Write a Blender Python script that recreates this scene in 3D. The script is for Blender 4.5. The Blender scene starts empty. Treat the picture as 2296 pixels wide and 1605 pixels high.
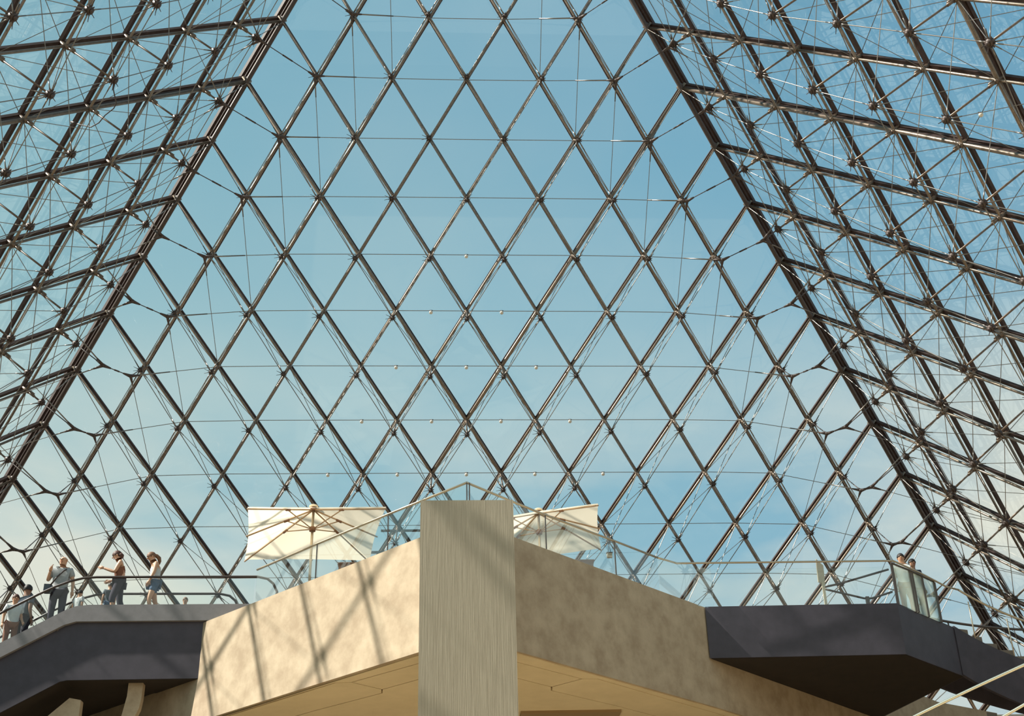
import bpy, math, random
import numpy as np
from mathutils import Vector, Matrix
random.seed(4)
C = bpy.context.scene.collection
SC = bpy.context.scene
V3 = lambda *a: np.array(a[0] if len(a) == 1 else a, float)
def unit(v): return v / np.linalg.norm(v)

# ------------------------------------------------------------------ camera
CAM = V3(-0.3031, -19.4372, -8.9838); PITCH, YAW, ROLL = 0.4734, 0.0682, -0.0331
FOC, CX, CY = 2765.7928, 41.7452, 146.6044
fwd = V3(math.sin(YAW)*math.cos(PITCH), math.cos(YAW)*math.cos(PITCH), math.sin(PITCH))
r0 = V3(math.cos(YAW), -math.sin(YAW), 0); u0 = np.cross(r0, fwd)
rt = math.cos(ROLL)*r0 + math.sin(ROLL)*u0; up = -math.sin(ROLL)*r0 + math.cos(ROLL)*u0
cd = bpy.data.cameras.new('camera'); cam = bpy.data.objects.new('camera', cd); C.objects.link(cam)
cd.sensor_fit = 'HORIZONTAL'; cd.sensor_width = 36; cd.lens = FOC*36/2296
cd.shift_x = -CX/2296; cd.shift_y = CY/2296; cd.clip_end = 500
m = Matrix.Identity(4)
for i in range(3):
    m[i][0], m[i][1], m[i][2], m[i][3] = rt[i], up[i], -fwd[i], CAM[i]
cam.matrix_world = m; SC.camera = cam
def near_view(p, margin=350):          # is a point inside (or a little outside) the camera's view
    d = p - CAM; z = d @ fwd
    if z < 1: return False
    x = 1148 + CX + FOC*(d @ rt)/z; y = 802 + CY - FOC*(d @ up)/z
    return -margin < x < 2296+margin and -margin < y < 1605+margin

# ------------------------------------------------------------------ world, sun, exposure
SC.view_settings.view_transform = 'Standard'; SC.view_settings.look = 'None'
SC.view_settings.gamma = 1; SC.view_settings.use_curve_mapping = False
SC.view_settings.exposure = 0.0
W = bpy.data.worlds.new('sky'); SC.world = W; W.use_nodes = True
nt = W.node_tree; nt.nodes.clear()
def N(t, kind, **kw):
    n = t.nodes.new(kind)
    for k, v in kw.items(): setattr(n, k, v)
    return n
out = N(nt, 'ShaderNodeOutputWorld'); bg = N(nt, 'ShaderNodeBackground'); bg.inputs['Strength'].default_value = 1.0
tc = N(nt, 'ShaderNodeTexCoord'); sep = N(nt, 'ShaderNodeSeparateXYZ'); nt.links.new(tc.outputs['Generated'], sep.inputs[0])
grad = N(nt, 'ShaderNodeValToRGB'); nt.links.new(sep.outputs['Z'], grad.inputs['Fac'])
e = grad.color_ramp.elements
e[0].position = 0.0; e[0].color = (0.30, 0.27, 0.21, 1)
e[1].position = 0.02; e[1].color = (0.56, 0.66, 0.66, 1)
for p, c in ((0.30, (0.36, 0.58, 0.66, 1)), (0.48, (0.31, 0.545, 0.64, 1)), (0.66, (0.225, 0.46, 0.60, 1)), (1.0, (0.14, 0.34, 0.50, 1))):
    k = e.new(p); k.color = c
# clouds: a flat layer seen in perspective (direction / height) with two scales of noise
addz = N(nt, 'ShaderNodeMath', operation='ADD'); nt.links.new(sep.outputs['Z'], addz.inputs[0]); addz.inputs[1].default_value = 0.12
sx = N(nt, 'ShaderNodeMath', operation='DIVIDE'); nt.links.new(sep.outputs['X'], sx.inputs[0]); nt.links.new(addz.outputs[0], sx.inputs[1])
sy = N(nt, 'ShaderNodeMath', operation='DIVIDE'); nt.links.new(sep.outputs['Y'], sy.inputs[0]); nt.links.new(addz.outputs[0], sy.inputs[1])
comb = N(nt, 'ShaderNodeCombineXYZ'); nt.links.new(sx.outputs[0], comb.inputs[0]); nt.links.new(sy.outputs[0], comb.inputs[1])
comb.inputs[2].default_value = 11.3
cn = N(nt, 'ShaderNodeTexNoise'); cn.inputs['Scale'].default_value = 0.9; cn.inputs['Detail'].default_value = 6; cn.inputs['Roughness'].default_value = 0.52
nt.links.new(comb.outputs[0], cn.inputs['Vector'])
cr = N(nt, 'ShaderNodeValToRGB'); nt.links.new(cn.outputs['Fac'], cr.inputs['Fac'])
cr.color_ramp.elements[0].position = 0.40; cr.color_ramp.elements[0].color = (0, 0, 0, 1)
cr.color_ramp.elements[1].position = 0.57; cr.color_ramp.elements[1].color = (1, 1, 1, 1)
low = N(nt, 'ShaderNodeMapRange'); low.clamp = True
nt.links.new(sep.outputs['Z'], low.inputs['Value'])
low.inputs['From Min'].default_value = 0.36; low.inputs['From Max'].default_value = 0.52
low.inputs['To Min'].default_value = 0.95; low.inputs['To Max'].default_value = 0.16
mul = N(nt, 'ShaderNodeMath', operation='MULTIPLY'); nt.links.new(cr.outputs['Color'], mul.inputs[0]); nt.links.new(low.outputs['Result'], mul.inputs[1])
above = N(nt, 'ShaderNodeMath', operation='GREATER_THAN'); nt.links.new(sep.outputs['Z'], above.inputs[0]); above.inputs[1].default_value = 0.0
mul2 = N(nt, 'ShaderNodeMath', operation='MULTIPLY'); nt.links.new(mul.outputs[0], mul2.inputs[0]); nt.links.new(above.outputs[0], mul2.inputs[1])
vd = N(nt, 'ShaderNodeVectorMath', operation='DOT_PRODUCT'); nt.links.new(tc.outputs['Generated'], vd.inputs[0])
vd.inputs[1].default_value = (math.sin(math.radians(263))*0.9, math.cos(math.radians(263))*0.9, 0.3)
away = N(nt, 'ShaderNodeMapRange'); nt.links.new(vd.outputs['Value'], away.inputs['Value'])
away.inputs['From Min'].default_value = -0.45; away.inputs['From Max'].default_value = 0.55
deep = N(nt, 'ShaderNodeMixRGB', blend_type='MULTIPLY'); deep.inputs['Fac'].default_value = 1.0
tint = N(nt, 'ShaderNodeMixRGB'); nt.links.new(away.outputs['Result'], tint.inputs['Fac'])
tint.inputs['Color1'].default_value = (0.66, 0.80, 0.94, 1); tint.inputs['Color2'].default_value = (1.12, 1.05, 0.95, 1)
nt.links.new(grad.outputs['Color'], deep.inputs['Color1']); nt.links.new(tint.outputs[0], deep.inputs['Color2'])
mix = N(nt, 'ShaderNodeMixRGB'); nt.links.new(mul2.outputs[0], mix.inputs['Fac']); nt.links.new(deep.outputs[0], mix.inputs['Color1'])
mix.inputs['Color2'].default_value = (0.80, 0.80, 0.70, 1)
nt.links.new(mix.outputs[0], bg.inputs['Color']); nt.links.new(bg.outputs[0], out.inputs['Surface'])

SUN_AZ, SUN_EL = math.radians(263), math.radians(46)
S = V3(math.sin(SUN_AZ)*math.cos(SUN_EL), math.cos(SUN_AZ)*math.cos(SUN_EL), math.sin(SUN_EL))
sd = bpy.data.lights.new('sun', 'SUN'); sd.energy = 9.3; sd.color = (1.0, 0.945, 0.86); sd.angle = math.radians(0.8)
sun = bpy.data.objects.new('sun', sd); C.objects.link(sun); sun.location = tuple(S*60)
sun.rotation_euler = Vector(S).to_track_quat('Z', 'Y').to_euler()

# ------------------------------------------------------------------ materials
MATS = {}
def mat(name, col, rough=0.7, metal=0.0, noise=0.0, scale=4.0, col2=None, bump=0.0, stretch=None, spec=0.5):
    M = bpy.data.materials.new(name); M.use_nodes = True; t = M.node_tree
    b = t.nodes['Principled BSDF']; b.inputs['Roughness'].default_value = rough; b.inputs['Metallic'].default_value = metal
    b.inputs['Base Color'].default_value = (*col, 1); b.inputs['Specular IOR Level'].default_value = spec
    if noise or bump:
        g = N(t, 'ShaderNodeTexCoord'); mp = N(t, 'ShaderNodeMapping'); t.links.new(g.outputs['Object'], mp.inputs[0])
        mp.inputs['Scale'].default_value = stretch or (1, 1, 1)
        n = N(t, 'ShaderNodeTexNoise'); n.inputs['Scale'].default_value = scale; n.inputs['Detail'].default_value = 7; n.inputs['Roughness'].default_value = 0.62
        t.links.new(mp.outputs[0], n.inputs['Vector'])
        if noise:
            r = N(t, 'ShaderNodeValToRGB'); t.links.new(n.outputs['Fac'], r.inputs['Fac'])
            c2 = col2 or tuple(c*(1-noise) for c in col)
            r.color_ramp.elements[0].position = 0.33; r.color_ramp.elements[0].color = (*c2, 1)
            r.color_ramp.elements[1].position = 0.66; r.color_ramp.elements[1].color = (*col, 1)
            t.links.new(r.outputs['Color'], b.inputs['Base Color'])
        if bump:
            bp = N(t, 'ShaderNodeBump'); bp.inputs['Strength'].default_value = bump; bp.inputs['Distance'].default_value = 0.02
            t.links.new(n.outputs['Fac'], bp.inputs['Height']); t.links.new(bp.outputs[0], b.inputs['Normal'])
    MATS[name] = M; return M
mat('mullion', (0.062, 0.038, 0.032), 0.6, 0.0, 0.35, 9.0, spec=0.25)
mat('steel', (0.28, 0.215, 0.16), 0.36, 0.7, 0.35, 12.0)
mat('strut', (0.20, 0.145, 0.105), 0.42, 0.5, 0.3, 12.0)
mat('rod', (0.24, 0.21, 0.18), 0.30, 0.85)
mat('cast', (0.085, 0.060, 0.05), 0.5, 0.2, 0.3, 20.0)
mat('concrete', (0.545, 0.435, 0.30), 0.85, 0.0, 0.2, 2.3, col2=(0.385, 0.29, 0.19), bump=0.12)
mat('ceiling', (0.84, 0.69, 0.44), 0.8, 0.0, 0.2, 1.5, col2=(0.76, 0.62, 0.385))
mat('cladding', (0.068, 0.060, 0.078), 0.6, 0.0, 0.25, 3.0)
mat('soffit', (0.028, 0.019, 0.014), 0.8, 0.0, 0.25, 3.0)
mat('fascia', (0.26, 0.245, 0.25), 0.5, 0.0, 0.15, 6.0)
mat('limestone', (0.46, 0.37, 0.24), 0.6, 0.0, 0.15, 1.0)
mat('plaza', (0.40, 0.37, 0.32), 0.8, 0.0, 0.2, 1.0)
mat('rubber', (0.05, 0.035, 0.03), 0.45)
mat('rail', (0.62, 0.52, 0.38), 0.35, 0.8)
mat('brightrail', (0.85, 0.80, 0.62), 0.22, 0.9)
mat('darkrail', (0.13, 0.11, 0.10), 0.45, 0.4)
mat('wood', (0.30, 0.15, 0.08), 0.6, 0.0, 0.3, 8.0)
mat('signplate', (0.62, 0.56, 0.42), 0.6)
mat('lamp', (0.75, 0.70, 0.60), 0.25, 0.2)
mat('tread', (0.22, 0.18, 0.14), 0.7)
mat('skin', (0.60, 0.34, 0.21), 0.5); mat('skin_dark', (0.30, 0.16, 0.10), 0.5)
mat('hair_brown', (0.10, 0.035, 0.02), 0.6, 0, 0.4, 40); mat('hair_light', (0.25, 0.12, 0.06), 0.6, 0, 0.4, 40)
mat('hair_black', (0.02, 0.015, 0.015), 0.6)
mat('tee_grey', (0.40, 0.42, 0.42), 0.9, 0, 0.15, 14); mat('tee_white', (0.62, 0.66, 0.66), 0.9, 0, 0.1, 14)
mat('shirt_dark', (0.13, 0.16, 0.19), 0.9, 0, 0.3, 10); mat('denim', (0.10, 0.17, 0.28), 0.9, 0, 0.3, 18)
mat('trousers', (0.035, 0.03, 0.05), 0.9); mat('brown_cloth', (0.22, 0.09, 0.05), 0.9); mat('pink_cloth', (0.42, 0.25, 0.24), 0.9)
mat('eye', (0.02, 0.015, 0.01), 0.3); mat('lips', (0.40, 0.13, 0.10), 0.5); mat('sole', (0.10, 0.09, 0.08), 0.8)
# the pillar: board-marked concrete, its grain standing upright
P = mat('pillar', (0.48, 0.415, 0.305), 0.85, 0.0, 0.35, 2.2, col2=(0.38, 0.322, 0.232), bump=0.35, stretch=(22, 22, 0.6))
def glassmat(name, tint, gloss=0.06, edge=0.5, rough=0.0):
    M = bpy.data.materials.new(name); M.use_nodes = True; t = M.node_tree; t.nodes.clear()
    o = N(t, 'ShaderNodeOutputMaterial'); tr = N(t, 'ShaderNodeBsdfTransparent'); tr.inputs[0].default_value = (*tint, 1)
    gl = N(t, 'ShaderNodeBsdfGlossy'); gl.inputs['Roughness'].default_value = rough; gl.inputs['Color'].default_value = (0.9, 0.95, 0.95, 1)
    lw = N(t, 'ShaderNodeLayerWeight'); lw.inputs['Blend'].default_value = 0.35
    mr = N(t, 'ShaderNodeMapRange'); t.links.new(lw.outputs['Fresnel'], mr.inputs['Value'])
    mr.inputs['To Min'].default_value = gloss*0.4; mr.inputs['To Max'].default_value = edge
    mx = N(t, 'ShaderNodeMixShader'); t.links.new(mr.outputs[0], mx.inputs[0]); t.links.new(tr.outputs[0], mx.inputs[1]); t.links.new(gl.outputs[0], mx.inputs[2])
    t.links.new(mx.outputs[0], o.inputs['Surface']); MATS[name] = M
glassmat('glass', (0.985, 0.995, 0.99), 0.03, 0.09); glassmat('railglass', (0.975, 0.99, 0.985), 0.04, 0.22)
def clothmat(name, col, trans):
    M = bpy.data.materials.new(name); M.use_nodes = True; t = M.node_tree; t.nodes.clear()
    o = N(t, 'ShaderNodeOutputMaterial'); d = N(t, 'ShaderNodeBsdfDiffuse'); r = N(t, 'ShaderNodeBsdfTranslucent'); mx = N(t, 'ShaderNodeMixShader')
    d.inputs[0].default_value = (*col, 1); r.inputs[0].default_value = (*col, 1); mx.inputs[0].default_value = trans
    t.links.new(d.outputs[0], mx.inputs[1]); t.links.new(r.outputs[0], mx.inputs[2]); t.links.new(mx.outputs[0], o.inputs['Surface']); MATS[name] = M
clothmat('canvas', (0.96, 0.86, 0.68), 0.5)
mat('rib', (0.50, 0.34, 0.21), 0.6)
clothmat('milkglass_base', (0.62, 0.72, 0.60), 0.5)
mat('ceiling_strip', (0.34, 0.23, 0.12), 0.8)

# ------------------------------------------------------------------ mesh helpers
class MB:
    def __init__(s): s.v = []; s.f = []; s.sm = []
    def add(s, vs, fs, smooth=False):
        o = len(s.v); s.v += [tuple(map(float, p)) for p in vs]; s.f += [tuple(i+o for i in f) for f in fs]; s.sm += [smooth]*len(fs); return s
    def frame(s, a, b, ref=None):
        d = unit(b-a); ref = V3(0, 0, 1) if ref is None else ref
        if abs(d @ ref) > 0.98: ref = V3(1, 0, 0)
        x = unit(np.cross(d, ref)); y = np.cross(x, d); return d, x, y
    def rod(s, a, b, r, r2=None, n=8, caps=True):
        a, b = V3(a), V3(b); r2 = r if r2 is None else r2; d, x, y = s.frame(a, b)
        vs = [c + (x*math.cos(2*math.pi*i/n) + y*math.sin(2*math.pi*i/n))*q for c, q in ((a, r), (b, r2)) for i in range(n)]
        fs = [(i, (i+1) % n, n+(i+1) % n, n+i) for i in range(n)]
        if caps: fs += [tuple(range(n))[::-1], tuple(range(n, 2*n))]
        return s.add(vs, fs, n > 5)
    def beam(s, a, b, w, h, nrm):      # rectangular section: w across, h along nrm
        a, b = V3(a), V3(b); d = unit(b-a); y = unit(nrm - d*(nrm @ d)); x = np.cross(d, y)
        vs = [c + x*w/2*i + y*h/2*j for c in (a, b) for i, j in ((-1, -1), (1, -1), (1, 1), (-1, 1))]
        return s.add(vs, [(0, 1, 2, 3), (7, 6, 5, 4), (0, 4, 5, 1), (1, 5, 6, 2), (2, 6, 7, 3), (3, 7, 4, 0)])
    def box(s, lo, hi):
        a, b = V3(lo), V3(hi)
        vs = [(x, y, z) for z in (a[2], b[2]) for x, y in ((a[0], a[1]), (b[0], a[1]), (b[0], b[1]), (a[0], b[1]))]
        return s.add(vs, [(3, 2, 1, 0), (4, 5, 6, 7), (0, 1, 5, 4), (1, 2, 6, 5), (2, 3, 7, 6), (3, 0, 4, 7)])
    def path(s, pts, rad, n=8, closed=False):
        pts = [V3(p) for p in pts]; m = len(pts); rad = [rad]*m if np.isscalar(rad) else rad; vs = []
        px = None
        for i, p in enumerate(pts):
            d = unit(pts[min(i+1, m-1)] - pts[max(i-1, 0)])
            ref = V3(0, 0, 1) if abs(d[2]) < 0.95 else V3(0, 1, 0)
            x = unit(np.cross(d, ref)) if px is None else unit(px - d*(px @ d)); px = x; y = np.cross(x, d)
            vs += [p + (x*math.cos(2*math.pi*k/n) + y*math.sin(2*math.pi*k/n))*rad[i] for k in range(n)]
        fs = [(i*n+k, i*n+(k+1) % n, (i+1)*n+(k+1) % n, (i+1)*n+k) for i in range(m-1) for k in range(n)]
        fs += [tuple(range(n))[::-1], tuple(range((m-1)*n, m*n))]
        return s.add(vs, fs, True)
    def ball(s, c, r, nu=10, nv=7):
        r = V3(r, r, r) if np.isscalar(r) else V3(r); c = V3(c); vs = [c + V3(0, 0, r[2])]
        for j in range(1, nv):
            t = math.pi*j/nv
            vs += [c + r*V3(math.sin(t)*math.cos(2*math.pi*i/nu), math.sin(t)*math.sin(2*math.pi*i/nu), math.cos(t)) for i in range(nu)]
        vs.append(c - V3(0, 0, r[2])); L = len(vs)-1
        fs = [(0, 1+i, 1+(i+1) % nu) for i in range(nu)] + [(L, 1+(nv-2)*nu+(i+1) % nu, 1+(nv-2)*nu+i) for i in range(nu)]
        fs += [(1+j*nu+i, 1+(j+1)*nu+i, 1+(j+1)*nu+(i+1) % nu, 1+j*nu+(i+1) % nu) for j in range(nv-2) for i in range(nu)]
        return s.add(vs, fs, True)
    def prism(s, poly, z0, z1):        # plan polygon between two heights
        n = len(poly); vs = [(x, y, z) for z in (z0, z1) for x, y in poly]
        return s.add(vs, [tuple(range(n))[::-1], tuple(range(n, 2*n))] + [(i, (i+1) % n, n+(i+1) % n, n+i) for i in range(n)])
    def side(s, poly, y0, y1):         # polygon in x,z extruded along y
        n = len(poly); vs = [(x, y, z) for y in (y0, y1) for x, z in poly]
        return s.add(vs, [tuple(range(n)), tuple(range(n, 2*n))[::-1]] + [(n+i, n+(i+1) % n, (i+1) % n, i) for i in range(n)])
    def mesh(s, name, m):
        me = bpy.data.meshes.new(name); me.from_pydata(s.v, [], s.f); me.polygons.foreach_set('use_smooth', s.sm)
        me.materials.append(MATS[m]); me.update(); return me
    def obj(s, name, m, parent=None, kind=None, loc=None):
        return link(name, s.mesh(name, m), parent, kind, loc)
def link(name, me, parent=None, kind=None, loc=None):
    o = bpy.data.objects.new(name, me); C.objects.link(o)
    if parent is not None: o.parent = parent
    if loc is not None: o.location = loc
    if kind: o['kind'] = kind
    return o
def empty(name, loc=(0, 0, 0), **props):
    o = bpy.data.objects.new(name, None); C.objects.link(o); o.location = loc; o.empty_display_size = 0.2
    for k, v in props.items(): o[k] = v
    return o
def tag(o, label, cat, group=None, kind=None):
    o['label'] = label; o['category'] = cat
    if group: o['group'] = group
    if kind: o['kind'] = kind
    return o

# ------------------------------------------------------------------ the pyramid: node geometry
H, B, NN = 21.6, 17.7, 18
APEX = V3(0, 0, H)
FL, FR, NL, NR = V3(-B, B, 0), V3(B, B, 0), V3(-B, -B, 0), V3(B, -B, 0)
TUBE_R = 0.034
DD = [0.0, 0.80, 1.16, 1.46, 1.69, 1.86, 2.02, 2.15, 2.25, 2.3, 2.3]
TUBE = 0.22
class Face:
    def __init__(s, c1, c2, n): s.a, s.b, s.n = (c1-APEX)/NN, (c2-APEX)/NN, n
    def P(s, i, j): return APEX + s.a*i + s.b*j
    def d(s, i, j):
        k = max(0.0, (NN-i-j))*1.15; q = min(i, j, k); lo = int(q); return DD[lo] + (DD[min(lo+1, 10)]-DD[lo])*(q-lo)
    def I(s, i, j):                    # inner node (or the tube level at the ends)
        if i == 0 or j == 0 or i+j >= NN: return s.P(i, j) + s.n*TUBE
        return s.P(i, j) + s.n*s.d(i, j)
    def O(s, i, j): return s.P(i, j) + s.n*TUBE
    def fork_depth(s, k): return max(0.95, 1.37 + 0.22*(k-9)) if k < 14 else 2.3
    def fork(s, k, side): 
        i, j = (k-1, 1) if side == 0 else (1, k-1)
        return s.P(i, j) + s.n*s.fork_depth(k)
nz = 0.63382261; nh = 0.77347844
faces = {'back': Face(FL, FR, V3(0, -nh, -nz)), 'left': Face(FL, NL, V3(nh, 0, -nz)), 'right': Face(FR, NR, V3(-nh, 0, -nz))}
LABELS = {'back': 'large sloping glass wall facing the camera, a diamond lattice of steel bars and cables',
          'left': 'sloping glass wall on the left, seen edge-on with long struts and starry steel hubs',
          'right': 'sloping glass wall on the right, seen edge-on with long struts and starry steel hubs'}
hub = MB()
for (nm, F) in faces.items():
    w = empty('wall_'+nm, kind='structure', label=LABELS[nm])
    vis = lambda *p: any(near_view(q) for q in p)
    # mullions (outer frame bars) and tubes behind them, one per line and direction
    for fam in (0, 1):
        for k in range(1, NN):
            if fam == 0: a, b = F.P(k, 0), F.P(k, NN-k)
            else: a, b = F.P(0, k), F.P(NN-k, k)
            if not any(near_view(a+(b-a)*t, 150) for t in np.linspace(0, 1, 13)): continue
            thick = (k == 6)
            mb = MB(); off = F.n*0.06
            mb.beam(a+off, b+off, 0.125 if thick else 0.088, 0.085, F.n)
            if thick: mb.beam(a+F.n*0.17, b+F.n*0.17, 0.07, 0.12, F.n)
            mb.obj('mullion', 'mullion', w)
            t = MB().rod(a+F.n*TUBE, b+F.n*TUBE, 0.05 if thick else 0.034, n=10)
            tube = t.obj('girder_tube', 'steel', w)
            # tension rods of this girder: bottom chord and crossed diagonals, with thick end sleeves
            tr = MB(); cnt = 0
            nodes = [((k, j) if fam == 0 else (j, k)) for j in range(0, NN-k+1)]
            for q in range(len(nodes)-1):
                n0, n1 = nodes[q], nodes[q+1]
                if not vis(F.P(*n0), F.P(*n1)): continue
                in0, in1 = F.I(*n0), F.I(*n1); o0, o1 = F.O(*n0), F.O(*n1)
                segs = [(in0, in1, 0.0105, True, True)]
                if 0 < q: segs.append((in0, o1, 0.0075, True, False))
                if q+1 < len(nodes)-1: segs.append((o0, in1, 0.0095, False, True))
                for (x0, x1, rr, s0, s1) in segs:
                    L = np.linalg.norm(x1-x0); dd = (x1-x0)/L
                    tr.rod(x0, x1, rr, n=6, caps=False); cnt += 1
                    if s0: tr.rod(x0+dd*0.05, x0+dd*0.30, 0.017, 0.012, n=6)
                    if s1: tr.rod(x1-dd*0.05, x1-dd*0.30, 0.017, 0.012, n=6)
            if cnt:
                tr.obj('tie_rods', 'rod', tube, kind='stuff')
    # struts with their hubs
    hubmesh = None
    for i in range(1, NN):
        for j in range(1, NN-i):
            p = F.P(i, j)
            if not near_view(p+F.n*F.d(i, j), 120) and not near_view(p, 120): continue
            d = F.d(i, j)
            sb = MB().rod(p+F.n*0.10, p+F.n*0.32, 0.07, 0.05, n=8)
            sb.rod(p+F.n*0.3, p+F.n*min(0.52, d*0.8), 0.036, n=8); sb.rod(p+F.n*0.3, p+F.n*(d-0.05), 0.024, n=8)
            if nm != 'back': sb.rod(p+F.n*0.34+V3(0, 0, .055), p+F.n*0.50+V3(0, 0, .055), 0.03, n=6)
            so = sb.obj('strut', 'strut', w)
            if hubmesh is None:
                hb = MB(); hb.rod(-F.n*0.055, F.n*0.05, 0.080, 0.080, n=12)
                hb.rod(-F.n*0.10, -F.n*0.05, 0.04, 0.06, n=10); hb.rod(F.n*0.05, F.n*0.085, 0.06, 0.03, n=10)
                x = unit(F.a-F.b)
                for g in range(10):        # short cast lugs round the hub
                    ang = 2*math.pi*g/10 + 0.2; y = np.cross(F.n, x); dr = x*math.cos(ang)+y*math.sin(ang)
                    hb.rod(dr*0.06+F.n*0.0, dr*0.13, 0.020, 0.013, n=5)
                    if g % 3 == 0: hb.rod(dr*0.1, dr*0.27-F.n*0.02, 0.011, 0.007, n=5)
                hubmesh = hb.mesh('hub', 'cast')
            ho = link('hub', hubmesh, so, loc=tuple(p+F.n*d))
            if nm == 'back': ho.scale = (.72, .72, .72)
    # glass panes: one rhombus mesh shared by all, one triangle mesh for the bottom row
    T = 0.02; ins = 0.045
    def panemesh(corners):
        c = sum(corners)/len(corners); q = [c + (x-c)*(1-ins/0.8) for x in corners]; n = len(q)
        return MB().add([x - c + F.n*o for o in (0, T) for x in q], [tuple(range(n)), tuple(range(n, 2*n))[::-1]] + [(i, n+i, n+(i+1) % n, (i+1) % n) for i in range(n)]).mesh('glass_pane', 'glass')
    rc = [F.P(0, 0), F.P(1, 0), F.P(1, 1), F.P(0, 1)]; rm = panemesh(rc); rcen = sum(rc)/4
    tcn = [F.P(0, 0), F.P(1, 0), F.P(0, 1)]; tm = panemesh(tcn); tcen = sum(tcn)/3
    for i in range(NN):
        for j in range(NN-i):
            full = i+j < NN-1
            cen = (rcen if full else tcen) + F.a*i + F.b*j
            if not near_view(cen, 260): continue
            link('glass_pane', rm if full else tm, w, loc=tuple(cen))
    # horizontal cables, bowed: deep at the forks beside the arrises, close to the tubes in the middle
    for k in range(3, 18):
        fd = F.fork_depth(k)
        pts = []
        for s_ in range(1, k):
            dep = fd if s_ in (1, k-1) else (min(fd, 0.30) if s_ in (2, k-2) else 0.13)
            pts.append(F.P(k-s_, s_) + F.n*dep)
        if k == 3: pts = [F.P(2, 1)+F.n*0.9, F.P(1, 2)+F.n*0.9]
        if not vis(*pts): continue
        cb = MB()
        for a, b in zip(pts[:-1], pts[1:]): cb.rod(a, b, 0.009, n=6, caps=False)
        for a, b in ((pts[0], pts[1]), (pts[-1], pts[-2])):
            dd = unit(b-a); cb.rod(a, a+dd*1.1, 0.019, 0.016, n=6)
        cb.obj('horizontal_cable', 'rod', w)
        for side in (0, 1):
            f = F.fork(k, side); i, j = (k-1, 1) if side == 0 else (1, k-1)
            if not near_view(f, 150): continue
            i2, j2 = (k, 2) if side == 0 else (2, k)
            fk = MB(); hubp = F.P(i, j)+F.n*F.d(i, j)
            fk.rod(hubp, f, 0.014, n=6)
            tgt = [pts[1] if side == 0 else pts[-2], hubp]
            if k+2 <= NN: tgt.append(F.P(i2, j2)+F.n*0.2)
            for tq in tgt:
                dd = unit(tq-f); fk.rod(f, f+dd*0.26, 0.045, 0.02, n=6)
            fk.ball(f, 0.055, 8, 5)
            fk.obj('cable_fork', 'cast', w)
            if k+2 <= NN:
                g = F.P(i2, j2)+F.n*0.2; hr = MB().rod(f, g, 0.008, n=6, caps=False); dd = unit(g-f)
                hr.rod(f, f+dd*0.55, 0.02, 0.014, n=6); hr.rod(g-dd*0.18, g, 0.014, 0.02, n=6)
                hr.obj('hanger_rod', 'rod', w)
# arrises (the two corner beams) with their tube, closing plates and corner links
for num, (c, fa, fb, nm) in enumerate(((FL, 'back', 'left', 'left'), (FR, 'back', 'right', 'right')), 1):
    t = empty('trim_%d' % num, kind='structure', label='thick dark corner beam where the %s glass wall meets the one facing the camera' % nm)
    A_, Bf = faces[fa], faces[fb]; n = unit(A_.n+Bf.n)
    MB().beam(APEX+n*0.03, c+n*0.03, 0.26, 0.14, n).beam(APEX+n*0.13, c+n*0.13, 0.16, 0.14, n).obj('corner_mullion', 'mullion', t)
    MB().rod(APEX+n*0.30, c+n*0.30, 0.062, n=12).obj('corner_tube', 'cast', t)
    step = (c-APEX)/NN
    for k in range(4, 18):
        p = APEX+step*k
        if not near_view(p, 200): continue
        # tapered plate between beam and tube above every node
        d = unit(step); q0, q1, q2 = p+n*0.1, p+n*0.36-d*0.05, p-d*0.75+n*0.14
        side_ = np.cross(d, n)*0.012
        pl = MB().add([q+side_*s for s in (-1, 1) for q in (q0, q1, q2)], [(0, 1, 2), (5, 4, 3), (0, 3, 4, 1), (1, 4, 5, 2), (2, 5, 3, 0)])
        pl.obj('gusset_plate', 'mullion', t)
        MB().ball(p+n*0.26, 0.085, 8, 6).obj('corner_node', 'cast', t)
        fA = A_.fork(k, 0 if c is FL else 1)
        fB = Bf.fork(k, 0)
        if k < 18:
            d2 = unit(fB-fA); L = np.linalg.norm(fB-fA)
            lk = MB().rod(fA, fB, 0.012, n=6).rod(fA, fA+d2*0.22, 0.05, 0.022, n=6).rod(fB, fB-d2*0.22, 0.05, 0.022, n=6)
            lk.rod(fA+d2*(L*0.42), fA+d2*(L*0.60), 0.021, n=6)
            lk.obj('corner_link', 'cast', t)

# ------------------------------------------------------------------ ground, hall, platform
def struct(name, mb, m, parent=None, label=None):
    o = mb.obj(name, m, parent)
    if parent is None: o['kind'] = 'structure'
    if label: o['label'] = label
    return o
g = MB()
R_ = 60
for poly in ([(-R_, -R_), (R_, -R_), (R_, -B), (-R_, -B)], [(-R_, B+.1), (R_, B+.1), (R_, R_), (-R_, R_)], [(-R_, -B), (-B-.1, -B), (-B-.1, B+.1), (-R_, B+.1)], [(B+.1, -B), (R_, -B), (R_, B+.1), (B+.1, B+.1)]):
    g.prism(poly, -0.5, -0.02)
struct('ground', g, 'plaza', label='stone plaza outside around the foot of the glass pyramid')
struct('floor', MB().prism([(-26, -30), (26, -30), (26, 26), (-26, 26)], -10.9, -10.6), 'limestone', label='pale limestone floor of the hall below')
hw = MB()
for poly in ([(-26, 25.6), (26, 25.6), (26, 26), (-26, 26)], [(-26, -30), (-25.6, -30), (-25.6, 26), (-26, 26)], [(25.6, -30), (26, -30), (26, 26), (25.6, 26)]):
    hw.prism(poly, -10.6, -0.5)
struct('wall_hall', hw, 'limestone', label='limestone side walls of the underground hall')
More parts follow.
